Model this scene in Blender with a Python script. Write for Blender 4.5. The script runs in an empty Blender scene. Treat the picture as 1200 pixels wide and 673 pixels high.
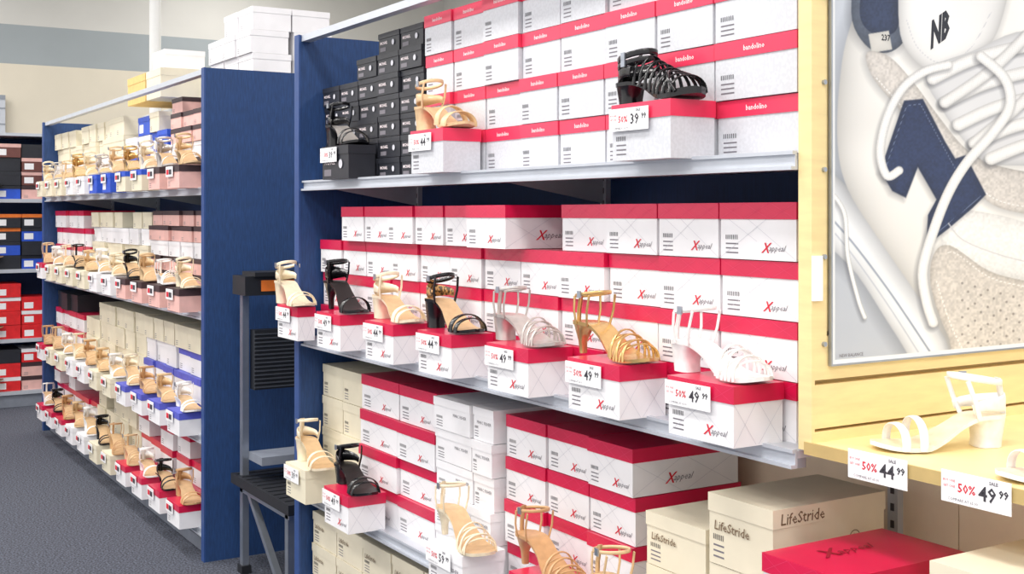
import bpy, math, random
import numpy as np
from mathutils import Matrix, Vector
random.seed(7)
scene = bpy.context.scene
try:
    scene.view_settings.view_transform = 'Standard'
    scene.view_settings.look = 'None'
except Exception: pass

# ---------------------------------------------------------------- materials
def srgb(r, g, b):
    def f(c):
        c /= 255.0
        return c/12.92 if c <= 0.04045 else ((c+0.055)/1.055)**2.4
    return (f(r), f(g), f(b), 1)

def mat(name, col, rough=0.5, metal=0.0, var=0.06, scale=30.0, bump=0.0, stretch=(1,1,1), coat=0.0, ramp=(0.3,0.7), detail=3):
    m = bpy.data.materials.new(name); m.use_nodes = True
    nt = m.node_tree; b = nt.nodes['Principled BSDF']
    b.inputs['Roughness'].default_value = rough
    b.inputs['Metallic'].default_value = metal
    b.inputs['Coat Weight'].default_value = coat
    tc = nt.nodes.new('ShaderNodeTexCoord'); mp = nt.nodes.new('ShaderNodeMapping')
    mp.inputs['Scale'].default_value = stretch
    nz = nt.nodes.new('ShaderNodeTexNoise'); nz.inputs['Scale'].default_value = scale
    nz.inputs['Detail'].default_value = detail
    cr = nt.nodes.new('ShaderNodeValToRGB')
    cr.color_ramp.elements[0].position = ramp[0]; cr.color_ramp.elements[1].position = ramp[1]
    cr.color_ramp.elements[0].color = tuple(max(0, c*(1-var)) for c in col[:3])+(1,)
    cr.color_ramp.elements[1].color = tuple(min(1, c*(1+var)) for c in col[:3])+(1,)
    nt.links.new(tc.outputs['Object'], mp.inputs['Vector'])
    nt.links.new(mp.outputs['Vector'], nz.inputs['Vector'])
    nt.links.new(nz.outputs['Fac'], cr.inputs['Fac'])
    nt.links.new(cr.outputs['Color'], b.inputs['Base Color'])
    if bump:
        bp = nt.nodes.new('ShaderNodeBump'); bp.inputs['Strength'].default_value = bump
        bp.inputs['Distance'].default_value = 0.002
        nt.links.new(nz.outputs['Fac'], bp.inputs['Height'])
        nt.links.new(bp.outputs['Normal'], b.inputs['Normal'])
    return m

BLUE = mat('blue_laminate', srgb(28,62,112), 0.6, var=0.22, scale=70, stretch=(3,3,0.35), bump=0.08)
BLUE_IN = mat('blue_laminate_inner', srgb(24,55,104), 0.6, var=0.15, scale=60, stretch=(3,3,0.25))
EDGE = mat('panel_edge', srgb(40,72,130), 0.5)
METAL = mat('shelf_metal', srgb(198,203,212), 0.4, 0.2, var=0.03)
METAL_D = mat('shelf_metal_dark', srgb(150,156,166), 0.45, 0.3, var=0.03)  # darker grey metal: strip behind shelf lips, slotted panel strips and trim
BEIGE = mat('beige_backing', srgb(250,232,208), 0.7, var=0.02)
WOOD = mat('maple_laminate', srgb(242,218,160), 0.45, var=0.07, scale=12, stretch=(1,1,6), detail=6)
WOOD_G = mat('maple_groove', srgb(196,170,112), 0.5)
CARPET = mat('carpet_fleck', srgb(74,78,90), 0.95, var=0.6, scale=130, bump=0.6, ramp=(0.4,0.6), detail=6)
WALL = mat('wall_paint', srgb(226,218,200), 0.8, var=0.02, scale=3)
WALLBAND = mat('wall_band_paint', srgb(164,172,176), 0.8, var=0.02, scale=3)
WALLTOP = mat('wall_top_paint', srgb(216,215,210), 0.8, var=0.02, scale=3)
POLE = mat('pole_enamel', srgb(250,250,248), 0.4, var=0.01)
CEIL = mat('ceiling_tile', srgb(235,235,232), 0.9, var=0.04, scale=40)
WHITE = mat('white_card', srgb(240,239,242), 0.5, var=0.03, scale=14)
GREYW = mat('scale_print_card', srgb(212,214,220), 0.5, var=0.03, scale=160, detail=0, ramp=(0.42,0.58))
CRIM = mat('crimson_lid', srgb(211,20,72), 0.32, var=0.06, scale=10, coat=.15)
CORAL = mat('coral_lid', srgb(230,54,90), 0.35, var=0.06, scale=10, coat=.1)
PINKLN = mat('lid_line_print', srgb(220,62,104), 0.5)
GREYLN = mat('base_line_print', srgb(204,204,212), 0.6)
WLN = mat('white_print', srgb(250,235,238), 0.5)
INK = mat('ink_print', srgb(60,58,66), 0.6)
INKR = mat('red_print', srgb(214,24,52), 0.6)
INKG = mat('grey_print', srgb(120,116,124), 0.6)
INKB = mat('brown_print', srgb(120,98,74), 0.6)
CREAM = mat('cream_card', srgb(230,222,198), 0.55, var=0.05, scale=12)
LIFE = mat('oatmeal_card', srgb(230,221,198), 0.55, var=0.04, scale=12)
BLACKC = mat('black_card', srgb(38,40,48), 0.45, var=0.1)
SALMON = mat('salmon_card', srgb(232,184,176), 0.55, var=0.06)
DARKLID = mat('dark_brown_lid', srgb(62,44,48), 0.5)
BLUEC = mat('blue_card', srgb(40,84,200), 0.5, var=0.1)
VIOLET = mat('violet_blue_card', srgb(84,92,196), 0.5, var=0.1)
REDC = mat('red_card', srgb(224,34,40), 0.5, var=0.1)
ORANGE = mat('orange_card', srgb(232,120,44), 0.5, var=0.1)
BROWN = mat('brown_card', srgb(112,66,60), 0.5, var=0.1)
TAGW = mat('tag_card', srgb(248,248,250), 0.4, var=0.01)
ALU = mat('brushed_aluminium', srgb(170,177,188), 0.3, 0.8, var=0.05)
BLKP = mat('black_plastic', srgb(26,28,34), 0.5, var=0.15)
GREYP = mat('grey_plastic', srgb(130,136,148), 0.5)
DGREY = mat('dark_grey_rib', srgb(60,64,72), 0.5)
KRAFT = mat('kraft_card', srgb(226,192,120), 0.6, var=0.08)

def leather(n, c, r=0.35, metal=0.0, var=0.08, scale=60): return mat(n, srgb(*c), r, metal, var=var, scale=scale)
L_WHITE = leather('leather_white', (244,242,240)); L_BLUSH = leather('leather_blush', (236,214,196))
L_BLACK = leather('leather_black', (20,20,24), 0.22); L_BEIGE = leather('leather_beige', (222,190,146))
L_TAN = leather('leather_tan', (204,160,114)); L_GOLD = leather('leather_gold', (220,184,122), 0.25, 0.65)
L_SILV = leather('leather_silver', (202,195,190), 0.28, 0.4); L_IVORY = leather('leather_ivory', (238,224,196))
L_SOLE = leather('sole_tan', (214,180,138), 0.5); L_SOLED = leather('sole_dark', (34,30,30), 0.4)
L_LEO = mat('leopard_print', srgb(150,112,66), 0.5, var=0.8, scale=120, ramp=(0.45,0.55), detail=1)

# ---------------------------------------------------------------- mesh builder
class MB:
    def __init__(s): s.v=[]; s.f=[]; s.mi=[]; s.mats=[]; s.sm=[]
    def mid(s, m):
        if m not in s.mats: s.mats.append(m)
        return s.mats.index(m)
    def add(s, vs, fs, m, M=None, smooth=False):
        o=len(s.v); i=s.mid(m)
        for p in vs:
            p=Vector(p)
            s.v.append(M@p if M is not None else p)
        for f in fs:
            s.f.append([o+k for k in f]); s.mi.append(i); s.sm.append(smooth)
    def box(s, x0,x1,y0,y1,z0,z1,m,M=None):
        vs=[(x0,y0,z0),(x1,y0,z0),(x1,y1,z0),(x0,y1,z0),(x0,y0,z1),(x1,y0,z1),(x1,y1,z1),(x0,y1,z1)]
        s.add(vs,[(0,3,2,1),(4,5,6,7),(0,1,5,4),(1,2,6,5),(2,3,7,6),(3,0,4,7)],m,M)
    def cyl(s, p0, p1, r, m, n=12, M=None, r2=None):
        p0=Vector(p0); p1=Vector(p1); a=(p1-p0).normalized()
        u=a.orthogonal().normalized(); w=a.cross(u); r2=r if r2 is None else r2
        vs=[]
        for p,rr in ((p0,r),(p1,r2)):
            for k in range(n):
                t=2*math.pi*k/n; vs.append(p+rr*(math.cos(t)*u+math.sin(t)*w))
        s.add(vs,[(k,(k+1)%n,n+(k+1)%n,n+k) for k in range(n)],m,M,True)
        s.add(vs,[tuple(range(n))[::-1],tuple(range(n,2*n))],m,M)
    def obj(s, name, smooth=False):
        me=bpy.data.meshes.new(name); me.from_pydata([tuple(p) for p in s.v],[],s.f)
        for m in s.mats: me.materials.append(m)
        me.polygons.foreach_set('material_index', s.mi)
        me.polygons.foreach_set('use_smooth', [bool(a) for a in s.sm])
        me.update(); ob=bpy.data.objects.new(name, me); scene.collection.objects.link(ob)
        return ob

_tc={}
def text_geo(t,size,shear=0.0,bold=0.0):
    k=(t,size,shear,bold)
    if k in _tc: return _tc[k]
    c=bpy.data.curves.new('t','FONT'); c.body=t; c.size=size; c.shear=shear; c.offset=bold; c.resolution_u=1
    o=bpy.data.objects.new('t',c); scene.collection.objects.link(o)
    dg=bpy.context.evaluated_depsgraph_get(); dg.update()
    e=o.evaluated_get(dg); me=e.to_mesh()
    vs=[tuple(v.co) for v in me.vertices]; fs=[tuple(p.vertices) for p in me.polygons]
    e.to_mesh_clear(); bpy.data.objects.remove(o); bpy.data.curves.remove(c)
    w=max([v[0] for v in vs] or [0])
    _tc[k]=(vs,fs,w); return _tc[k]

FRONT=Matrix(((1,0,0,0),(0,0,-1,0),(0,1,0,0),(0,0,0,1)))       # text x->x, y->z, out -> -y
SIDE =Matrix(((0,0,1,0),(1,0,0,0),(0,1,0,0),(0,0,0,1)))        # text x->y, y->z, out -> +x
def text(mb,t,size,m,M,face,pos,shear=0.0,bold=0.0,center=False):
    vs,fs,w=text_geo(t,size,shear,bold)
    off=Matrix.Translation((-w/2,0,0)) if center else Matrix.Identity(4)
    mb.add(vs,fs,m,M@Matrix.Translation(pos)@face@off)
    return w
def flat(mb, pts, m, M): mb.add(pts,[tuple(range(len(pts)))],m,M)
def lineF(mb,x0,z0,x1,z1,w,y,m,M):
    dx,dz=x1-x0,z1-z0; l=math.hypot(dx,dz); nx,nz=-dz/l*w/2,dx/l*w/2
    flat(mb,[(x0-nx,y,z0-nz),(x1-nx,y,z1-nz),(x1+nx,y,z1+nz),(x0+nx,y,z0+nz)],m,M)
def lineS(mb,y0,z0,y1,z1,w,x,m,M):
    dx,dz=y1-y0,z1-z0; l=math.hypot(dx,dz); nx,nz=-dz/l*w/2,dx/l*w/2
    flat(mb,[(x,y0-nx,z0-nz),(x,y1-nx,z1-nz),(x,y1+nx,z1+nz),(x,y0+nx,z0+nz)],m,M)
def lineT(mb,x0,y0,x1,y1,w,z,m,M):
    dx,dz=x1-x0,y1-y0; l=math.hypot(dx,dz); nx,nz=-dz/l*w/2,dx/l*w/2
    flat(mb,[(x0-nx,y0-nz,z),(x1-nx,y1-nz,z),(x1+nx,y1+nz,z),(x0+nx,y0+nz,z)],m,M)

ST={'x':(WHITE,CRIM),'coral':(GREYW,CORAL),'cream':(CREAM,CREAM),'white':(WHITE,WHITE),'life':(LIFE,LIFE),
    'black':(BLACKC,BLACKC),'pink':(SALMON,DARKLID),'bluew':(WHITE,VIOLET),'blue':(BLUEC,BLUEC),'bluel':(CREAM,BLUEC),
    'red':(REDC,REDC),'redw':(REDC,WHITE),'orange':(BLACKC,ORANGE),'brown':(BROWN,SALMON),'teal':(BLUEC,BLACKC),'kraft':(KRAFT,KRAFT)}
def shoebox(mb,M,w,d,h,style,detail=2):
    base,lid=ST[style]; lf=0.29 if style in('x','coral','pink','bluew') else 0.26
    zl=h*(1-lf); e=0.0018
    mb.box(e,w-e,e,d-e,0,zl+0.002,base,M)
    mb.box(0,w,0,d,zl,h,lid,M)
    if detail>=1:
        fx=w*0.08; fz=h*0.10
        if style in('red','brown','teal','blue','orange','redw'):
            flat(mb,[(w*.1,e-.0005,h*.15),(w*.45,e-.0005,h*.15),(w*.45,e-.0005,h*.6),(w*.1,e-.0005,h*.6)],TAGW,M)
        elif style!='black':
            for k in range(3):
                mb.add([(fx,-.0004+e,fz+k*h*.08),(fx+w*.17,-.0004+e,fz+k*h*.08),(fx+w*.17,-.0004+e,fz+k*h*.08+h*.025),(fx,-.0004+e,fz+k*h*.08+h*.025)],[(0,1,2,3)],INKG,M)
    if detail>=2:
        yb=e-0.0006; ft=-0.0005
        if style!='black':
            for k in range(7):
                x0=w*.08+k*w*.025
                flat(mb,[(x0,yb,h*.35),(x0+w*.010,yb,h*.35),(x0+w*.010,yb,h*.43),(x0,yb,h*.43)],INK,M)
        if style=='x':
            lineF(mb,e,0.002,w*.62,zl,0.0007,yb,GREYLN,M); lineF(mb,w-e,0.002,w*.38,zl,0.0007,yb,GREYLN,M)
            lineF(mb,w*.12,zl,w*.5,zl*.45,0.0006,yb,GREYLN,M)
            for k in range(3):
                a=w*k/3; lineF(mb,a,zl,a+w/3,h,0.0007,ft,PINKLN,M); lineF(mb,a+w/3,zl,a,h,0.0007,ft,PINKLN,M)
            text(mb,'X',h*.25,INKR,M,FRONT,(w*.56,yb-.0002,h*.13),0.4,0.0004)
            text(mb,'appeal',h*.15,INKG,M,FRONT,(w*.56+h*.17,yb-.0002,h*.16),0.5)
            xb=w-e+0.0006
            lineS(mb,e,0.002,d*.45,zl,0.0007,xb,GREYLN,M); lineS(mb,d*.45,0.002,e,zl,0.0007,xb,GREYLN,M)
            lineS(mb,d*.5,0.002,d,zl,0.0007,xb,GREYLN,M); lineS(mb,d*.95,0.002,d*.5,zl,0.0007,xb,GREYLN,M)
            if d>.2:
                text(mb,'X',h*.32,INKR,M,SIDE,(xb+.0002,d*.30,h*.2),0.4,0.0004)
                text(mb,'appeal',h*.2,INKG,M,SIDE,(xb+.0002,d*.30+h*.2,h*.24),0.5)
                for k in range(2):
                    a=d*k/2; lineT(mb,0,a,w,a+d/2,0.0007,h+.0005,PINKLN,M); lineT(mb,w,a,0,a+d/2,0.0007,h+.0005,PINKLN,M)
        elif style=='coral':
            text(mb,'bandolino',h*.13,WLN,M,FRONT,(w*.5,ft,h*.81),0,0.0002,True)
        elif style=='life':
            text(mb,'LifeStride',h*.19,INKB,M,FRONT,(w*.1,ft-.002+e,h*.50),0.1,0.0002)
            text(mb,'LifeStride',h*.22,INKB,M,SIDE,(w+.0004,d*.06,h*.78),0.1,0.0002)
            cx,cz,r=d*.72,h*.42,h*.11
            vs=[];n=20
            for k in range(n):
                a=2*math.pi*k/n
                vs.append((w-e+.0006,cx+r*math.cos(a),cz+r*math.sin(a))); vs.append((w-e+.0006,cx+r*.88*math.cos(a),cz+r*.88*math.sin(a)))
            mb.add(vs,[(2*k,(2*k+2)%(2*n),(2*k+3)%(2*n),2*k+1) for k in range(n)],INKB,M)
            text(mb,'ls',h*.14,INKB,M,SIDE,(w-e+.0006,cx,cz-h*.04),0.2,0,True)
        elif style=='white':
            text(mb,'MARC FISHER',h*.14,INKG,M,FRONT,(w*.93-h*.14*6.6,yb,h*.5),0,0)
        elif style=='cream':
            text(mb,'NATURALIZER',h*.1,INKB,M,FRONT,(w*.5,yb,h*.84),0,0)
        elif style=='black':
            text(mb,'MICHAEL',h*.2,WLN,M,FRONT,(w*.08,yb,h*.45),0,0.0002)
            flat(mb,[(w*.08,yb,h*.1),(w*.35,yb,h*.1),(w*.35,yb,h*.3),(w*.08,yb,h*.3)],INKG,M)
            vs=[];n=12
            for k in range(n):
                a=2*math.pi*k/n; vs.append((w*.72+h*.14*math.cos(a),ft-.0002,h*.45+h*.14*math.sin(a)))
            mb.add(vs,[tuple(range(n))],GREYLN,M)

def T(x,y,z,rz=0.0): return Matrix.Translation((x,y,z))@Matrix.Rotation(rz,4,'Z')
def stack(edges,y,z0,layers,h,style,d=0.28,detail=2,name='shoe_box_stack',jit=.006,mb=None):
    own = mb is None
    if own: mb=MB()
    for i in range(len(edges)-1):
        n=layers[i] if isinstance(layers,(list,tuple)) else layers
        w=edges[i+1]-edges[i]-0.004
        for k in range(n):
            st=style[k] if isinstance(style,(list,tuple)) else style
            M=T(edges[i]+.002,y+random.uniform(-jit,jit),z0+k*h,random.uniform(-.006,.006) if jit else 0)
            shoebox(mb,M,w,d,h-0.0015,st,detail)
    if own: return mb.obj(name)
def lin(a,b,n): return [a+(b-a)*i/n for i in range(n+1)]

# ---------------------------------------------------------------- price tag
def tag(mb,M,price,w=0.118,h=0.042):
    mb.box(0,w,-.0015,0,0,h,TAGW,M)
    y=-.0019
    text(mb,'BUY ONE',h*.11,INKR,M,FRONT,(w*.03,y,h*.66),0,.0)
    text(mb,'GET ONE',h*.11,INKR,M,FRONT,(w*.03,y,h*.48),0,.0)
    text(mb,'50%',h*.40,INKR,M,FRONT,(w*.245,y,h*.38),0,.0003)
    text(mb,'SALE',h*.15,INKG,M,FRONT,(w*.70,y,h*.82),0,.0002)
    text(mb,price,h*.64,INK,M,FRONT,(w*.55,y,h*.28),0,.0005)
    text(mb,'99',h*.34,INK,M,FRONT,(w*.835,y,h*.48),0,.0004)
    text(mb,'COMPARE AT 65.00',h*.13,INKG,M,FRONT,(w*.1,y,h*.08))

# ---------------------------------------------------------------- sandals
def interp(tab,s):
    for (a,va),(b,vb) in zip(tab,tab[1:]):
        if s<=b:
            t=(s-a)/(b-a) if b>a else 0; t=t*t*(3-2*t)*.5+t*.5
            return va+(vb-va)*t
    return tab[-1][1]
WT=[(0,.010),(.02,.018),(.08,.026),(.2,.027),(.4,.025),(.55,.032),(.7,.041),(.82,.040),(.91,.033),(.965,.022),(1,.006)]
def ribbon(mb,pts,nrm,width,th,m,M,closed=False):
    n=len(pts); vs=[]
    for i in range(n):
        a=pts[(i-1)%n] if (closed or i>0) else pts[0]
        b=pts[(i+1)%n] if (closed or i<n-1) else pts[-1]
        Tn=(Vector(b)-Vector(a)).normalized(); N=Vector(nrm[i]).normalized(); B=Tn.cross(N).normalized()
        w=width[i] if isinstance(width,list) else width; p=Vector(pts[i])
        vs+= [p-B*w/2, p+B*w/2, p+B*w/2*.94+N*th*.7, p+B*w/2*.6+N*th, p-B*w/2*.6+N*th, p-B*w/2*.94+N*th*.7]
    fs=[]
    for i in range(n if closed else n-1):
        a=6*i; b=6*((i+1)%n)
        for k in range(6): fs.append((a+k,a+(k+1)%6,b+(k+1)%6,b+k))
    mb.add(vs,fs,m,M,True)
    if not closed: mb.add(vs,[(5,4,3,2,1,0),tuple(range(6*n-6,6*n))],m,M)
def sandal(mb,M,style='ankle',L=.24,h=.065,heel='block',strap=L_BLACK,sole=L_SOLE,heelm=None,plat=.0,mirror=False,back_m=None):
    heelm=heelm or strap; back_m=back_m or strap
    if mirror: M=M@Matrix.Diagonal((1,-1,1,1))
    hb=.009+plat
    def Z(s):
        k=min(1,max(0,(.70-s)/.50)); k=k*k*(3-2*k)
        return hb+(h-hb)*k+.006*max(0,(s-.8)/.2)**2
    C=lambda s: .007*math.sin(math.pi*min(1,s*1.1))
    W=lambda s: interp(WT,s)
    N=26; ss=[i/N for i in range(N+1)]; ss=[0,.01]+ss[1:-1]+[.985,1]; vs=[]
    for s in ss:
        w=W(s); z=Z(s); c=C(s)
        th=.007+plat*min(1,max(0,(s-.45)/.25)); 
        vs+=[(L*s,c+w,z),(L*s,c-w,z),(L*s,c-w*.97,z-th),(L*s,c+w*.97,z-th),(L*s,c,z-.0015)]
    n=len(ss); f_top=[];f_s=[]
    for i in range(n-1):
        a=5*i;b=a+5
        f_top+=[(a,a+4,b+4,b),(a+4,a+1,b+1,b+4)]
        f_s+=[(a+1,a+2,b+2,b+1),(a+2,a+3,b+3,b+2),(a+3,a,b,b+3)]
    f_s+=[(0,3,2,1,4),(5*n-5,5*n-1,5*n-4,5*n-3,5*n-2)]
    mb.add(vs,f_top,sole,M,True); mb.add(vs,f_s,heelm,M)
    prof={'block':[(0,.042,.040),(.3,.042,.040),(.75,.047,.045),(1,.062,.050)],
          'flare':[(0,.056,.044),(.4,.048,.042),(.8,.052,.046),(1,.066,.051)],
          'slim':[(0,.013,.014),(.4,.015,.017),(.75,.027,.032),(1,.058,.048)]}[heel]
    vs=[];K=10
    for (t,lx,wy) in prof:
        zt=(h-.005)*t; back=.004+ (1-t)*.006
        for k in range(K):
            a=2*math.pi*k/K; ca,sa=math.cos(a),math.sin(a)
            px=back+lx/2+lx/2*math.copysign(abs(ca)**.55,ca); py=wy/2*math.copysign(abs(sa)**.55,sa)
            zz=zt
            if t==1: zz=Z(px/L)-.005
            vs.append((px,py+C(.1),zz))
    fs=[]
    for j in range(len(prof)-1):
        for k in range(K):
            fs.append((j*K+k,j*K+(k+1)%K,(j+1)*K+(k+1)%K,(j+1)*K+k))
    mb.add(vs,fs,heelm,M,True); mb.add(vs,[tuple(range(K))[::-1],tuple(range((len(prof)-1)*K,len(prof)*K))],heelm,M)
    def band(s1,s2,hg,w,m=strap,n=14):
        pts=[];nr=[]
        for i in range(n+1):
            a=math.pi*i/n; s=s1+(s2-s1)*i/n; ww=W(s)+.0005
            y=C(s)+ww*math.cos(a); z=Z(s)-.005+(hg+.005)*math.sin(a)**.8 if 0<i<n else Z(s)-.005
            pts.append((L*s,y,z)); nr.append((0,math.cos(a),math.sin(a)+.02))
        ribbon(mb,pts,nr,w,.0026,m,M)
    def loop(zc,w=.009,rx=.040,ry=.030,xc=.050,tilt=.15,m=strap):
        pts=[];nr=[];n=22
        for i in range(n):
            a=2*math.pi*i/n; x=xc+rx*math.cos(a)
            pts.append((x,C(.15)+ry*math.sin(a),zc+tilt*(x-xc))); nr.append((math.cos(a)/rx,math.sin(a)/ry,0))
        ribbon(mb,pts,nr,w,.0024,m,M,True)
        mb.box(xc-.006,xc+.006,C(.15)-ry-.005,C(.15)-ry-.002,zc-.007,zc+.007,ALU,M)
    def counter(z0,w,xend=.07,m=back_m):
        pts=[];nr=[];n=16;ws=[]
        for i in range(n+1):
            a=-1+2*i/n; ang=a*math.pi/2
            x=xend*abs(a)**1.6; y=C(.1)+.0275*math.sin(ang)
            s=max(.0,min(.4,x/L)); pts.append((x-.001,y,z0+ (h-Z(s))*-1)); nr.append((-math.cos(ang)-.01,math.sin(ang),0)); ws.append(w*(1-.55*abs(a)))
        ribbon(mb,pts,nr,ws,.003,m,M)
    def riser(s,side,x1,z1,w,m=strap,ry=.030):
        p0=Vector((L*s,C(s)+side*W(s),Z(s)-.005)); p1=Vector((x1,C(.15)+side*ry,z1)); mid=(p0+p1)/2+Vector((0,side*.003,0))
        ribbon(mb,[p0,mid,p1],[(0,side,0)]*3,w,.0024,m,M)
    def back(zt,w=.016,m=back_m):
        ribbon(mb,[(.001,C(.1),h-.004),(.002,C(.1),h+.02),(.006,C(.1),(h+zt)/2+.008),(.010,C(.1),zt)],[(-1,0,0)]*4,w,.0026,m,M)
    top=h+.055
    if style=='ankle':
        band(.80,.76,.036,.022); counter(h+.022,.044); loop(top,.010); back(top,.022)
        for sd in(-1,1): riser(.22,sd,.075,top,.009)
    elif style=='cross':
        for a,b,hg in((.90,.80,.026),(.84,.72,.032),(.78,.84,.034),(.72,.62,.040),(.66,.76,.042),(.60,.66,.046)): band(a,b,hg,.0065)
        loop(top,.007,.044); back(top,.010)
        for sd in(-1,1): riser(.26,sd,.082,top,.006); riser(.12,sd,.030,top-.004,.006)
    elif style=='two':
        band(.84,.80,.030,.014); band(.72,.66,.040,.014); loop(top,.009,.042); back(top,.016); counter(h+.016,.032)
        for sd in(-1,1): riser(.26,sd,.080,top,.008)
    elif style=='wide':
        band(.86,.84,.026,.018); band(.78,.74,.034,.020); loop(top-.004,.010,.044,.030,.052,.25); back(top-.010,.020); counter(h+.018,.036)
        for sd in(-1,1): riser(.28,sd,.086,top,.010)
    elif style=='cage':
        for i,(s,hg) in enumerate(((.90,.026),(.82,.032),(.74,.038),(.66,.044),(.58,.048),(.50,.050),(.42,.054),(.35,.058))): band(s,s-.05,hg,.0085)
        band(.9,.35,.040,.006); band(.35,.9,.040,.006)
        counter(h+.02,.042); loop(top-.008,.012,.046); back(top-.008,.02); loop(h+.034,.010,.046)
    elif style=='mule':
        band(.84,.80,.030,.030); band(.66,.60,.044,.026); counter(h+.02,.036); loop(top,.009,.044)
        for sd in(-1,1): riser(.24,sd,.080,top,.009)
def sandal_obj(x,y,z,ang,**k):
    mb=MB(); sandal(mb,T(x,y,z,math.radians(ang)),**k); return mb.obj('heeled_sandal')

# ---------------------------------------------------------------- room
def single(name,fn):
    mb=MB(); fn(mb); return mb.obj(name)
single('floor',lambda b:b.box(-13,3.2,-3.5,7.0,-.05,0,CARPET))
def wl(b):
    b.box(-13.1,-13,-3.5,7.0,0,2.85,WALL); b.box(-13.1,-13,-3.5,7.0,2.85,3.25,WALLBAND); b.box(-13.1,-13,-3.5,7.0,3.25,4.2,WALLTOP)
single('wall_left',wl)
def wb(b):
    b.box(-13,3.2,7.0,7.1,0,2.85,WALL); b.box(-13,3.2,7.0,7.1,2.85,3.25,WALLBAND); b.box(-13,3.2,7.0,7.1,3.25,4.2,WALLTOP)
single('wall_back',wb)
single('ceiling',lambda b:b.box(-13.1,3.2,-3.5,7.1,4.2,4.3,CEIL))
single('baseboard_left',lambda b:b.box(-13,-12.98,-3.5,7.0,0,.12,GREYP))
def slotwall(b):
    b.box(-12.97,-12.93,-1.5,1.95,0,2.50,METAL)
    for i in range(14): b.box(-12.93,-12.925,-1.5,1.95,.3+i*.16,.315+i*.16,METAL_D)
    b.box(-12.95,-12.92,-1.5,1.95,2.48,2.52,METAL_D)
single('slotted_display_panel',slotwall)
EM=bpy.data.materials.new('lamp_diffuser'); EM.use_nodes=True
EM.node_tree.nodes['Principled BSDF'].inputs['Emission Color'].default_value=(1,1,1,1)
EM.node_tree.nodes['Principled BSDF'].inputs['Emission Strength'].default_value=2.0
for yy in (-2.2,0.1,4.2):
    for xx in (-11.5,-8.6,-5.8,-3.2,-0.6,2.0):
        b=MB(); b.box(xx-.62,xx+.62,yy-.32,yy+.32,4.15,4.198,METAL); b.box(xx-.58,xx+.58,yy-.28,yy+.28,4.14,4.15,EM); b.obj('ceiling_light_panel')
        l=bpy.data.lights.new('panel_light','AREA'); l.shape='RECTANGLE'; l.size=1.16; l.size_y=.56; l.energy=44 if yy>3 else 54; l.color=(1,.965,.92)
        o=bpy.data.objects.new('panel_light',l); o.location=(xx,yy,4.12); scene.collection.objects.link(o)
w=bpy.data.worlds.new('world'); scene.world=w; w.use_nodes=True
w.node_tree.nodes['Background'].inputs['Color'].default_value=(1,.985,.97,1)
w.node_tree.nodes['Background'].inputs['Strength'].default_value=1.2
single('support_pole',lambda b:(b.cyl((-10.5,2.80,0),(-10.5,2.80,4.2),.05,POLE,16), b.box(-10.6,-10.4,2.70,2.90,0,.02,METAL)))

# ---------------------------------------------------------------- shelving units
LV=(1.428,.946,.468,.11)
def gondola(x0,x1,left=True,right=True,beige_from=None):
    b=MB()
    yb0,yb1=1.795,1.815
    if left: b.box(x0-.035,x0,1.385,2.22,0,1.885,BLUE); b.box(x0-.036,x0+.001,1.38,1.386,0,1.886,EDGE)
    if right: b.box(x1,x1+.035,1.385,2.22,0,1.885,BLUE); b.box(x1-.001,x1+.036,1.38,1.386,0,1.886,EDGE)
    if beige_from:
        b.box(x0,beige_from,yb0,yb1,.05,1.86,BLUE_IN); b.box(beige_from,x1,yb0,yb1,.05,.93,BEIGE); b.box(beige_from,x1,yb0,yb1,.93,1.86,BLUE_IN)
    else: b.box(x0,x1,yb0,yb1,.05,1.86,BLUE_IN)
    b.box(x0,x1,1.775,1.835,1.85,1.885,METAL); b.box(x0,x1,1.39,1.42,1.865,1.885,METAL)
    b.box(x0,x1,1.42,2.2,0,.05,GREYP)
    for k,z in enumerate(LV):
        b.box(x0+.001,x1-.001,1.40,1.795,z-.012,z,METAL)
        b.box(x0+.001,x1-.001,1.396,1.401,z-.028,z+.003,METAL)
        b.box(x0+.001,x1-.001,1.387,1.396,z-.028,z-.022,METAL); b.box(x0+.001,x1-.001,1.390,1.396,z-.003,z+.003,METAL)
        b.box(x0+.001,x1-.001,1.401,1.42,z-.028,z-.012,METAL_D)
        n=max(2,round((x1-x0)/1.08)+1)
        for i in range(n):
            xx=x0+.02+(x1-x0-.04)*i/(n-1)
            if k<3: b.add([(xx-.002,1.43,z-.012),(xx-.002,1.79,z-.012),(xx-.002,1.79,z-.075),(xx+.002,1.43,z-.012),(xx+.002,1.79,z-.012),(xx+.002,1.79,z-.075)],[(0,1,2),(5,4,3),(0,2,5,3),(1,0,3,4),(2,1,4,5)],METAL)
    px=lin(x0+.02,x1-.02,max(1,round((x1-x0)/1.08)))
    if beige_from: px[-1]=-1.535
    for xx in px:
        b.box(xx-.012,xx+.012,1.78,1.795,.05,1.86,METAL)
        for j in range(56):
            z=.1+j*.032; b.box(xx-.004,xx+.004,1.7785,1.7798,z,z+.014,INK)
    for z in LV: b.box(x0+.001,x1-.001,1.815,2.2,z-.02,z,METAL)
    return b.obj('shelving_unit')
gondola(-3.515,-1.40,True,False,beige_from=-2.2)
gondola(-7.72,-4.52,True,True)

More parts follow.
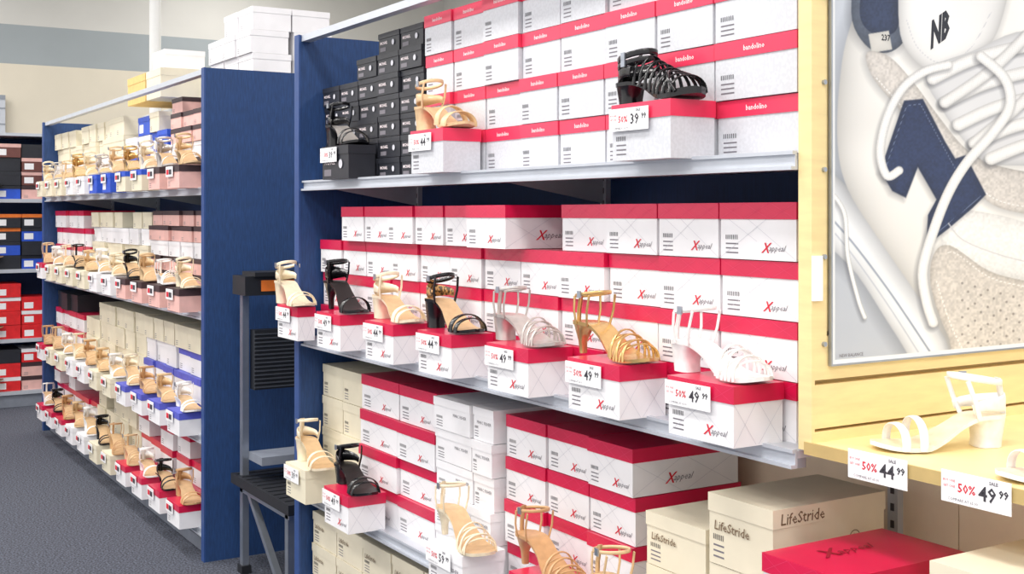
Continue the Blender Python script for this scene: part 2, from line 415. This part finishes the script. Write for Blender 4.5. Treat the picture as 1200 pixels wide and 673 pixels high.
def farunit():
    b=MB(); X=-8.75
    b.box(X-.42,X-.40,-1.6,1.62,0,1.86,BLUE_IN); b.box(X-.42,X+.01,1.62,1.65,0,1.88,BLUE); b.box(X-.42,X+.01,-1.63,-1.6,0,1.88,BLUE)
    for z in LV: b.box(X-.40,X,-1.6,1.62,z-.025,z,METAL)
    b.box(X-.42,X,-1.6,1.62,1.86,1.88,METAL); b.box(X-.4,X-.02,-1.6,1.62,0,.085,GREYP)
    b.obj('shelving_unit')
    sty=[['brown','black','brown','pink','teal'],['black','teal','orange','orange','redw'],['red','redw','red','red','orange'],['red','pink','redw','red','black']]
    for z,ss in zip(LV,sty):
        mb=MB()
        for i in range(18):
            y0=-1.58+i*.177
            for k in range(4 if z>.3 else 3):
                if random.random()<.2 and k>=2: break
                s=random.choice(ss)
                M=Matrix.Translation((X-.03+random.uniform(-.01,.01),y0,z+k*.095))@Matrix.Rotation(math.pi/2,4,'Z')
                shoebox(mb,M,.172,.3,.093,s,1)
            if i%3==0:
                M=Matrix.Translation((X+.05,y0+.02,z))@Matrix.Rotation(math.pi/2,4,'Z')
                shoebox(mb,M,.15,.075,.08,random.choice(ss),1)
                sandal(mb,Matrix.Translation((X+.015,y0-.01,z+.08))@Matrix.Rotation(math.pi/2,4,'Z'),style='mule',h=.03,strap=random.choice([L_BLACK,L_TAN,L_BLACK]),sole=L_SOLED)
        mb.obj('shoe_box_stack')
farunit()

# ---------------------------------------------------------------- main unit boxes
zA,zB,zC,zD=LV
stack(lin(-3.505,-3.235,2),1.46,zA,5,.0585,'black')
stack(lin(-3.225,-2.81,3),1.45,zA,[6,7,7],.0585,'black')
stack([-2.80,-2.65,-2.49,-2.325,-2.165,-1.993,-1.825,-1.657,-1.446],1.45,zA,[4]*8,.105,'coral')
stack(lin(-3.50,-2.33,7),1.45,zB,3,.101,'x')
stack(lin(-3.30,-2.50,5),1.43,zB+.303,1,.101,'x')
stack([-2.485,-2.30],1.40,zB+.303,1,.101,'x')
stack([-2.33,-2.165,-1.99,-1.818,-1.64,-1.445],1.45,zB,3,.101,'x')
stack([-2.165,-1.99,-1.818,-1.64,-1.445],1.45,zB+.303,1,.101,'x')
stack(lin(-3.505,-3.18,2),1.45,zC,4,.098,'cream')
stack([-3.17,-2.92,-2.70],1.43,zC,4,.100,'x')
stack([-2.69,-2.50,-2.40],1.42,zC,[5,5],.080,'white')
stack([-2.389,-2.217,-2.054,-1.893],1.45,zC,4,.0985,'x')
stack([-1.80,-1.625],1.40,zC,3,.100,'life')
stack([-1.617,-1.452],1.40,zC,3,.124,'life',d=.27)
stack(lin(-3.50,-2.0,8),1.42,zD,3,.098,'life')
DRED=mat('foil_red_print',srgb(150,10,40),.35)
M0=MB()
for k in range(3): shoebox(M0,T(-1.376,1.30,.50+k*.102),.165,.27,.100,'x')
RT=T(-1.30,1.36,.8051,math.radians(90))
text(M0,'X',.05,DRED,RT,Matrix.Identity(4),(0,0,0),.4,.0008); text(M0,'appeal',.03,DRED,RT,Matrix.Identity(4),(.034,.004,0),.5,.0002)
M0.obj('shoe_box_stack')
M0=MB()
for k in range(3): shoebox(M0,T(-1.10,1.35,.50+k*.118),.18,.28,.116,'life')
M0.obj('shoe_box_stack')

def display(x,y,z,style,price,w=.17,h=.101,d=None,rot=0):
    mb=MB(); shoebox(mb,T(x,y,z,rot),w,d or .112,h,style); mb.obj('shoe_box')
    t=MB(); tag(t,T(x,y-.004,z+h*.52),price); 
    t.box(x+.02,x+.05,y-.004,y-.0005,z+h*.6,z+h*.8,GREYLN)
    t.obj('price_tag')
display(-3.28,1.36,zA,'black','39',w=.19,h=.095,d=.085)
sandal_obj(-3.31,1.40,zA+.096,0,style='two',L=.21,h=.065,strap=L_BLACK,sole=L_SILV)
display(-2.664,1.34,zA,'coral','44',w=.17,h=.105,d=.105)
sandal_obj(-2.715,1.39,zA+.106,0,style='mule',L=.25,h=.064,strap=L_BEIGE,heel='flare')
display(-1.823,1.34,zA,'coral','39',w=.175,h=.105,d=.105)
sandal_obj(-1.86,1.39,zA+.106,-2,style='cage',L=.24,h=.045,strap=L_BLACK,sole=L_SOLED,plat=.006)
xs=[-3.555,-3.237,-2.902,-2.595,-2.263,-1.948,-1.638]; yD=1.325
pr=['44','49','44','44','49','49','49']
for i,x in enumerate(xs): display(x,yD,zB,'x',pr[i],d=.058 if i==0 else None)
zt=zB+.102
spec=[dict(style='wide',h=.070,strap=L_IVORY,heel='block',sole=L_IVORY),
      dict(style='ankle',h=.085,strap=L_BLACK,heel='slim',sole=L_SOLED),
      dict(style='wide',h=.062,strap=L_IVORY,heel='block'),
      dict(style='wide',h=.072,strap=L_BLACK,heel='block',sole=L_SOLE,heelm=L_BLACK,back_m=L_LEO),
      dict(style='cross',h=.058,strap=L_SILV,heel='block',sole=L_SILV),
      dict(style='cross',h=.066,strap=L_GOLD,heel='slim',sole=L_GOLD),
      dict(style='cross',h=.056,strap=L_WHITE,heel='block',sole=L_WHITE)]
for i,(x,s) in enumerate(zip(xs,spec)): sandal_obj(x-.048,1.35 if i==0 else 1.383,zt,-1.5,L=.25 if x<-1.7 else .24,**s)
display(-3.483,1.325,zC,'cream','39',w=.16)
sandal_obj(-3.50,1.38,zC+.102,-2,style='two',L=.24,h=.07,strap=L_IVORY)
display(-3.12,1.30,zC,'x','49',w=.165)
sandal_obj(-3.15,1.36,zC+.102,-4,style='wide',L=.24,h=.055,strap=L_BLACK,sole=L_SOLED)
display(-2.494,1.30,zC,'white','59',w=.165,h=.095)
sandal_obj(-2.53,1.355,zC+.096,-4,style='cross',L=.25,h=.07,strap=L_IVORY,heel='slim')
display(-2.17,1.325,zC,'x','49',w=.165)
sandal_obj(-2.21,1.38,zC+.102,-4,style='cross',L=.25,h=.07,strap=L_TAN,heel='slim',sole=L_TAN)
display(-1.86,1.325,zC,'x','49',w=.165,d=.07)
sandal_obj(-1.90,1.36,zC+.102,-4,style='cross',L=.25,h=.06,strap=L_BEIGE)

# ---------------------------------------------------------------- left unit boxes
def grp(x0,x1,z,layers,h,style,y=1.45,detail=1):
    n=max(1,round((x1-x0)/.172)); 
    ls=[max(1,layers+random.choice([0,0,0,-1])) for _ in range(n)]
    stack(lin(x0,x1,n),y,z,ls,h,style,detail=detail,jit=.012)
grp(-5.18,-4.54,zA,6,.066,['pink','pink','white','pink','pink','pink'])
grp(-5.52,-5.20,zA,4,.09,['blue','white','blue','cream'])
grp(-5.95,-5.54,zA,4,.088,['blue','bluel','white','blue'])
grp(-6.75,-5.97,zA,4,.095,['bluel','white','cream','cream'])
grp(-7.69,-6.77,zA,4,.095,['cream','white','cream','cream'])
grp(-5.52,-4.54,zB,6,.066,['pink','pink','pink','white','pink','pink'])
grp(-6.70,-5.54,zB,5,.078,['white','cream','cream','white','cream'])
grp(-7.69,-6.72,zB,4,.10,'x')
grp(-5.10,-4.54,zC,4,.098,['bluew','bluew','bluew','cream'])
grp(-5.60,-5.12,zC,4,.098,['bluew','bluew','white','cream'])
grp(-6.90,-5.62,zC,4,.098,['white','cream','cream','cream'])
grp(-7.69,-6.92,zC,4,.098,['x','x','x','black'])
grp(-5.10,-4.54,zD,3,.10,'x')
grp(-5.70,-5.12,zD,3,.10,['x','x','x'])
grp(-6.60,-5.72,zD,3,.10,['white','cream','cream'])
grp(-7.69,-6.62,zD,3,.10,'x')
pal={zA:([L_BEIGE,L_SILV,L_IVORY,L_GOLD],['pink','bluel','blue','white','cream','cream']),
     zB:([L_IVORY,L_WHITE,L_BEIGE,L_BLACK],['pink','pink','white','cream','cream','x']),
     zC:([L_WHITE,L_BEIGE,L_TAN,L_IVORY],['bluew','bluew','cream','white','cream','x']),
     zD:([L_TAN,L_BLACK,L_WHITE,L_BEIGE],['x','x','cream','white','x','x'])}
for z,(cols,sty) in pal.items():
    mb=MB(); n=11
    for i in range(n):
        x=-4.76-.28*i
        st=sty[min(len(sty)-1,int(i/n*len(sty)))]
        bh=.09
        shoebox(mb,T(x,1.315,z),.17,.12,bh,st,1)
        mb.box(x+.01,x+.10,1.308,1.311,z+bh*.5,z+bh*.95,TAGW); mb.box(x+.02,x+.05,1.3072,1.3078,z+bh*.6,z+bh*.82,INKR); mb.box(x+.055,x+.09,1.3072,1.3078,z+bh*.6,z+bh*.82,INK)
        sandal(mb,T(x-.04,1.375,z+bh+.001,-.03),style=random.choice(['two','cross','wide','ankle']),L=.245,h=random.choice([.04,.055,.065]),strap=cols[i%4],heel=random.choice(['block','slim','block']))
    mb.obj('display_sandal_row')

mb=MB()
for k in range(3):
    for i in range(3):
        x=-5.18+i*.18
        if k==2 and i==0: continue
        shoebox(mb,T(x,1.62+random.uniform(-.01,.01),1.886+k*.094),.172,.165,.093,'white',1)
        shoebox(mb,T(x,1.80+random.uniform(-.01,.01),1.886+k*.094),.172,.165,.093,'white',1)
mb.obj('shoe_box_stack')
mb=MB(); shoebox(mb,T(-6.35,1.55,1.886),.35,.30,.14,'kraft',0); shoebox(mb,T(-6.05,1.60,2.03),.22,.2,.10,'white',0)
shoebox(mb,T(-5.98,1.55,1.886),.26,.3,.14,'cream',0)
mb.obj('carton_stack')

# ---------------------------------------------------------------- end cap
XE=-1.40
def endcap(b):
    b.box(XE+.002,XE+.012,1.412,2.22,.95,2.05,WOOD_G)
    zz=.985; 
    while zz<1.08:
        b.box(XE+.012,XE+.028,1.408,2.22,zz,zz+.070,WOOD); zz+=.0775
    b.box(XE+.0,XE+.029,1.402,1.409,.95,2.05,WOOD)
    b.box(XE+.012,XE+.029,1.409,1.436,1.063,2.05,WOOD)
    b.box(XE+.012,XE+.026,1.436,2.22,1.14,2.05,WOOD)
    b.box(XE+.012,XE+.029,1.409,2.22,.946,.98,WOOD)
    b.box(XE+.014,-.88,1.404,2.22,.945,.963,WOOD); b.box(XE+.014,-.88,1.400,1.404,.944,.964,WOOD_G)
    b.box(XE+.01,-.88,1.29,2.22,.478,.498,WOOD); b.box(XE+.01,-.90,1.33,2.2,.06,.08,WOOD)
    b.box(XE+.002,-.885,1.795,1.815,.498,.944,BEIGE)
    for yy in(1.33,2.17): b.box(-.94,-.90,yy,yy+.03,0,.478,METAL)
    b.box(XE-.0,XE+.0119,2.17,2.20,0,2.05,METAL)
    b.box(XE,XE+.0119,1.412,1.435,0,.478,METAL)
    b.box(XE+.029,XE+.034,1.402,1.422,1.19,1.262,TAGW)
    for z in (1.12,1.26,1.40,1.54,1.68,1.82):
        b.cyl((XE+.029,1.428,z),(XE+.034,1.428,z),.004,ALU,10)
single('endcap_display_stand',endcap)

# ------- poster: a flat printed sheet; the printed artwork is a fine colour grid computed here
XP=XE+.034
def attr_mat(name):
    m=bpy.data.materials.new(name); m.use_nodes=True; nt=m.node_tree; b=nt.nodes['Principled BSDF']
    a=nt.nodes.new('ShaderNodeAttribute'); a.attribute_name='print'
    nt.links.new(a.outputs['Color'],b.inputs['Base Color']); b.inputs['Roughness'].default_value=.35
    return m
def poster():
    y0,y1,z0,z1=1.442,2.16,1.087,1.99
    NX,NZ=470,600
    Y,Zz=np.meshgrid(np.linspace(y0,y1,NX),np.linspace(z0,z1,NZ))
    r=Y/(-XP); t=(.852*r-.523)/(.852+.523*r); dd=-XP/(.852-.523*t)
    U=600+1400*t; V=250-(Zz-1.33)*1400/dd
    U=U.ravel(); V=V.ravel(); n=U.size
    col=np.zeros((n,3))
    rng=np.random.RandomState(3)
    def noise(sc):
        g=rng.rand(260,260); x=(U-900)/sc; y=(V+400)/sc; xi=np.floor(x).astype(int)%259; yi=np.floor(y).astype(int)%259
        fx=x-np.floor(x); fy=y-np.floor(y); fx=fx*fx*(3-2*fx); fy=fy*fy*(3-2*fy)
        return (g[yi,xi]*(1-fx)+g[yi,xi+1]*fx)*(1-fy)+(g[yi+1,xi]*(1-fx)+g[yi+1,xi+1]*fx)*fy
    nf=noise(2.2); nm=noise(9); nl=noise(45)
    def segd(pts,closed,dx=0,dy=0):
        P=list(pts)+([pts[0]] if closed else [])
        best=np.full(n,1e9)
        for (ax,ay),(bx,by) in zip(P,P[1:]):
            ex,ey=bx-ax,by-ay; L2=ex*ex+ey*ey+1e-9
            tt=np.clip(((U-dx-ax)*ex+(V-dy-ay)*ey)/L2,0,1)
            d=np.hypot(U-dx-ax-tt*ex,V-dy-ay-tt*ey); best=np.minimum(best,d)
        return best
    def inside(pts,dx=0,dy=0):
        c=np.zeros(n,bool); P=list(pts); j=len(P)-1
        for i in range(len(P)):
            xi,yi=P[i]; xj,yj=P[j]
            if yi!=yj: c^=((yi>V-dy)!=(yj>V-dy))&(U-dx<(xj-xi)*(V-dy-yi)/(yj-yi)+xi)
            j=i
        return c
    def sm(pts,k=5,closed=True):
        out=[];N=len(pts)
        for i in range(N if closed else N-1):
            g=lambda j: pts[j%N] if closed else pts[max(0,min(N-1,j))]
            p0,p1,p2,p3=g(i-1),g(i),g(i+1),g(i+2)
            for q in range(k):
                t=q/k
                out.append(tuple(.5*((2*p1[a])+(-p0[a]+p2[a])*t+(2*p0[a]-5*p1[a]+4*p2[a]-p3[a])*t*t+(-p0[a]+3*p1[a]-3*p2[a]+p3[a])*t**3) for a in(0,1)))
        if not closed: out.append(pts[-1])
        return out
    def blend(c,a):
        nonlocal col
        a=np.clip(a,0,1)[:,None]; col=col*(1-a)+c*a
    def fill(pts,c,edge=.18,ek=6,soft=1.0,shadow=.3,blur=7,off=(-3,4),tex=0,smooth=True,grad=None):
        q=sm(pts) if smooth else pts
        c=np.array(c,float)/255
        if shadow:
            d=segd(q,True,*off); s=np.where(inside(q,*off),-d,d)
            a=np.clip(.5-s/(2*blur),0,1)*shadow; blend(np.array([.16,.17,.21])[None,:]*np.ones((n,1)),a)
        d=segd(q,True); s=np.where(inside(q),-d,d)
        cc=np.ones((n,1))*c[None,:]
        cc=cc*(1-edge*np.exp(-np.maximum(-s,0)/ek))[:,None]
        if tex: cc=cc*(1+tex*(nf-.5))[:,None]
        if grad is not None: cc=cc*(1+grad[2]*((U-1090)*grad[0]+(V-200)*grad[1])/200)[:,None]
        cc=cc*(1+.05*(nl-.5))[:,None]
        blend(np.clip(cc,0,1),np.clip(.5-s/soft,0,1)); return s
    def stroke(pts,w,c,shadow=.4,blur=4,off=(-2,3),round_=.28,weave=0,smooth=True,soft=1.0,dash=None):
        q=sm(pts,7,False) if smooth else pts
        c=np.array(c,float)/255
        if shadow:
            d=segd(q,False,*off); blend(np.ones((n,1))*np.array([.2,.21,.25])[None,:],np.clip(1-(d-w/2+blur/2)/blur,0,1)*shadow)
        d=segd(q,False); cc=np.ones((n,1))*c[None,:]*(1-round_*np.clip(d/(w/2),0,1)**3)[:,None]
        if weave: cc=cc*(1-weave*(np.sin(U*1.6+V*1.1)*np.sin(U*1.1-V*1.6)>.2))[:,None]
        a=np.clip((w/2-d)/soft+.5,0,1)
        if dash: a=a*(np.sin((U+V)*dash)>-.2)
        blend(np.clip(cc,0,1),a)
    g=(.82+.05*(U-975)/225-.05*(V-0)/400)[:,None]*np.array([.95,.98,1.03])[None,:]
    col=np.clip(g,0,1)
    fill([(962,204),(986,212),(1030,262),(1080,330),(1128,398),(1135,440),(1085,440),(1050,392),(1005,322),(962,272)],(238,241,246),edge=.20,ek=9,shadow=.35,blur=14)
    stroke([(962,242),(1000,285),(1045,345),(1090,412)],2.2,(150,160,178),0,round_=0)
    stroke([(962,254),(998,297),(1040,356),(1078,415)],1.4,(186,192,204),0,round_=0)
    fill([(996,34),(1034,-50),(1120,-85),(1290,-80),(1300,150),(1300,440),(1135,440),(1108,396),(1074,344),(1030,280),(994,222),(982,170),(984,100)],(245,244,242),edge=.20,ek=18,shadow=.32,blur=14,grad=(1,-.5,.02))
    fill([(1110,250),(1160,250),(1230,268),(1290,280),(1290,345),(1210,330),(1150,316),(1108,300)],(240,240,240),edge=.10,tex=.08,shadow=.12)
    fill([(998,14),(1012,-60),(1062,-60),(1066,0),(1062,44),(1040,62),(1014,52)],(104,116,138),edge=.3,ek=10,tex=.14,shadow=.3)
    fill([(1008,6),(1020,-50),(1050,-50),(1054,26),(1036,42),(1014,32)],(52,66,98),edge=.2,tex=.2,shadow=.2)
    fill([(1018,40),(1042,36),(1046,58),(1022,62)],(222,220,216),edge=.1,shadow=.2,smooth=False)
    fill([(1016,62),(1042,66),(1072,98),(1100,136),(1134,176),(1176,196),(1240,206),(1300,212),(1300,262),(1210,252),(1164,240),(1138,214),(1098,176),(1058,132),(1024,92)],(214,209,205),edge=.14,ek=3,tex=.15,shadow=.25,blur=5)
    stroke([(1026,90),(1060,128),(1100,172),(1138,208),(1166,233),(1212,244),(1300,254)],1.1,(250,250,250),0,round_=0,dash=1.0)
    N1=[(1032,200),(1060,118),(1082,116),(1108,166),(1120,186),(1132,182),(1156,228),(1140,244),(1112,268),(1086,288),(1088,252),(1098,234),(1076,196),(1062,232),(1046,224)]
    fill(N1,(42,58,96),edge=.25,ek=4,tex=.2,shadow=.3,blur=4,smooth=False,soft=1.6)
    stroke([(1038,198),(1063,124),(1079,122),(1120,198)],.9,(120,134,166),0,round_=0,dash=1.2,smooth=False)
    stroke([(1150,230),(1112,262),(1092,278)],.9,(120,134,166),0,round_=0,dash=1.2,smooth=False)
    fill([(1094,300),(1114,288),(1160,318),(1214,332),(1300,352),(1300,440),(1138,440),(1112,396),(1092,340)],(214,208,202),edge=.16,ek=4,tex=.16,shadow=.3,blur=6)
    stroke([(1100,306),(1118,296),(1160,325),(1214,339),(1300,360)],1.1,(248,246,244),0,round_=0,dash=1.0)
    stroke([(1098,330),(1116,384),(1140,430)],1.1,(248,246,244),0,round_=0,dash=1.0)
    for i in range(8):
        for j in range(7):
            u=1128+j*15+(i%2)*7; v=332+i*10+j*4
            if v<425 and not(u<1134 and v>395):
                d=np.hypot(U-u,V-v); blend(np.ones((n,1))*np.array([.46,.44,.43])[None,:],np.clip(1.9-d,0,1)*.7)
    stroke([(1112,262),(1130,282),(1176,300),(1230,312),(1300,322)],1.3,(206,206,210),0,round_=0)
    fill([(1054,30),(1062,-44),(1120,-70),(1180,-40),(1172,30),(1146,66),(1104,86),(1070,68)],(248,248,249),edge=.2,ek=9,shadow=.35,blur=9)
    stroke([(1063,24),(1076,56),(1104,74),(1138,56),(1162,14)],1.1,(206,208,214),0,round_=0,dash=1.1)
    L0=[(1094,92),(1108,120),(1124,146),(1142,168),(1162,186)]
    R0=[(1212,52),(1228,80),(1244,108),(1260,134),(1276,158)]
    fill([(1086,84),(1140,60),(1206,36),(1290,60),(1300,176),(1176,194),(1140,176),(1104,128)],(228,229,233),edge=.15,shadow=.15)
    for p in L0+R0:
        d=np.hypot(U-p[0],V-p[1]); blend(np.ones((n,1))*np.array([.30,.31,.35])[None,:],np.clip(5.5-d,0,1))
    for i in range(4,-1,-1):
        a,c=L0[i],R0[i]
        stroke([a,((a[0]*2+c[0])/3,(a[1]*2+c[1])/3-6),((a[0]+2*c[0])/3,(a[1]+2*c[1])/3-5),c],15,(249,249,250),.45,6,weave=.05,round_=.2)
    stroke([L0[3],(1190,128),(1236,84)],13,(245,245,246),.45,6,weave=.05,round_=.2)
    stroke([L0[1],(1160,84),(1206,40)],13,(245,245,246),.45,6,weave=.05,round_=.2)
    stroke([(1112,76),(1084,84),(1058,104),(1040,138),(1032,178),(1040,206),(1054,200)],10,(250,250,251),.45,7,weave=.06,round_=.2)
    stroke([(1150,66),(1178,92),(1184,124),(1164,156),(1134,190),(1112,226),(1094,272),(1082,316),(1086,352),(1094,378)],12,(251,251,252),.5,8,weave=.06,round_=.2)
    stroke([(972,222),(990,250),(994,300),(1006,350),(1014,372)],5,(247,248,250),.35,5,weave=.05)
    ym=(Y.ravel()-y0<.007)|(y1-Y.ravel()<.007)|(Zz.ravel()-z0<.007)|(z1-Zz.ravel()<.007)
    col[ym]=(.93,.94,.95)
    lin_=np.where(col<=.04045,col/12.92,((np.clip(col,0,1)+.055)/1.055)**2.4)
    me=bpy.data.meshes.new('sheet')
    vs=np.stack([np.full(n,XP),Y.ravel(),Zz.ravel()],1)
    idx=np.arange(n).reshape(NZ,NX)
    f=np.stack([idx[:-1,:-1].ravel(),idx[:-1,1:].ravel(),idx[1:,1:].ravel(),idx[1:,:-1].ravel()],1)
    me.vertices.add(n); me.vertices.foreach_set('co',vs.ravel())
    me.loops.add(f.size); me.loops.foreach_set('vertex_index',f.ravel().astype(np.int32))
    me.polygons.add(len(f)); me.polygons.foreach_set('loop_start',np.arange(0,f.size,4,dtype=np.int32))
    me.update(calc_edges=True)
    ca=me.color_attributes.new('print','FLOAT_COLOR','POINT')
    ca.data.foreach_set('color',np.concatenate([lin_,np.ones((n,1))],1).ravel())
    me.materials.append(attr_mat('poster_print')); me.validate()
    sheet=bpy.data.objects.new('printed_sheet',me); scene.collection.objects.link(sheet)
    b=MB()
    b.box(XP-.0045,XP-.0005,y0-.003,y1+.003,z0-.003,z1+.003,ALU)
    for (a,c,e,g) in((y0-.003,y0,z0-.003,z1+.003),(y1,y1+.003,z0-.003,z1+.003),(y0,y1,z0-.003,z0),(y0,y1,z1,z1+.003)): b.box(XP-.0005,XP+.002,a,c,e,g,ALU)
    NV=mat('poster_logo_ink',srgb(34,38,52),.4)
    vs_,fs_,wd=text_geo('NB',.052,.25,.0026)
    th=math.radians(32)
    def pl(v):
        x,y=v[0]*.80,v[1]*1.15; X=x*math.cos(th)-y*math.sin(th)*.15; Q=x*math.sin(th)*.9+y
        return (XP+.0004,1.678+X,1.612+Q)
    b.add([pl(v) for v in vs_],fs_,NV)
    text(b,'237',.014,NV,Matrix.Identity(4),SIDE,(XP+.0004,1.557,1.617),0,.0003)
    text(b,'NEW BALANCE',.008,INKG,Matrix.Identity(4),SIDE,(XP+.0004,1.458,1.097),0,.0)
    p=b.obj('sneaker_poster'); sheet.parent=p
poster()

def ang(t,h): return math.degrees(math.atan2(t[1]-h[1],t[0]-h[0]))
sandal_obj(-1.205,1.650,.9635,ang((-1.285,1.44),(-1.205,1.650)),style='two',L=.222,h=.052,strap=L_WHITE,sole=L_IVORY,heel='block')
sandal_obj(-.965,1.63,.9635,ang((-1.045,1.42),(-.965,1.63)),style='two',L=.222,h=.052,strap=L_WHITE,sole=L_BLUSH)
for x in(-1.290,-1.118):
    t=MB(); tag(t,T(x,1.398,.926),'44' if x<-1.2 else '49',w=.112,h=.044); t.obj('price_tag')

# ---------------------------------------------------------------- step ladder in the gap
def ladder(b):
    ya,yb=1.47,1.86
    for y in(ya,yb):
        b.box(-4.30,-4.27,y-.012,y+.012,.02,1.08,ALU)
        b.add([(-4.26,y-.011,.33),(-4.23,y-.011,.33),(-3.82,y-.011,0),(-3.86,y-.011,0),(-4.26,y+.011,.33),(-4.23,y+.011,.33),(-3.82,y+.011,0),(-3.86,y+.011,0)],[(0,1,2,3),(7,6,5,4),(0,4,5,1),(1,5,6,2),(2,6,7,3),(3,7,4,0)],ALU)
        b.box(-3.84,-3.81,y-.012,y+.012,.0,.34,ALU); b.box(-4.30,-3.80,y-.012,y+.012,.30,.325,ALU)
        b.box(-4.31,-4.26,y-.018,y+.018,0,.03,BLKP)
    b.box(-4.35,-3.76,ya-.03,yb+.03,.325,.36,BLKP)
    for i in range(10): b.box(-4.33+i*.055,-4.31+i*.055,ya-.02,yb+.02,.36,.363,BLKP)
    b.box(-4.33,-4.19,ya-.03,yb+.03,1.03,1.10,BLKP); b.box(-4.31,-4.17,ya,yb,1.1,1.115,BLKP)
    b.box(-4.189,-4.187,ya+.03,ya+.16,1.045,1.085,ORANGE)
    b.box(-4.28,-4.23,ya+.02,yb-.02,.68,.90,BLKP)
    for i in range(14): b.box(-4.232,-4.224,ya+.02,yb-.02,.687+i*.015,.692+i*.015,DGREY)
    b.box(-4.27,-4.13,ya+.012,yb-.012,.42,.45,GREYP)
single('step_ladder',ladder)
def rack(b):
    b.box(-3.95,-3.65,1.93,2.18,0,.02,BLKP); b.box(-3.95,-3.65,2.16,2.18,0,.34,BLKP)
    for r in range(3):
        b.box(-3.95,-3.65,1.93+r*.07,1.94+r*.07,.02,.10+r*.08,BLKP)
        for i in range(5): 
            m=[REDC,TAGW,BLUEC,ORANGE,VIOLET][(i+r*2)%5]; b.box(-3.94+i*.058,-3.89+i*.058,1.945+r*.07,1.96+r*.07,.03,.14+r*.08,m)
single('accessory_rack',rack)

# ---------------------------------------------------------------- camera
cam=bpy.data.cameras.new('camera'); cam.sensor_width=36; cam.lens=42; cam.shift_y=-.0721; cam.clip_start=.05
co=bpy.data.objects.new('camera',cam); co.location=(0,0,1.33); co.rotation_euler=(math.radians(90),0,math.radians(58.44))
scene.collection.objects.link(co); scene.camera=co
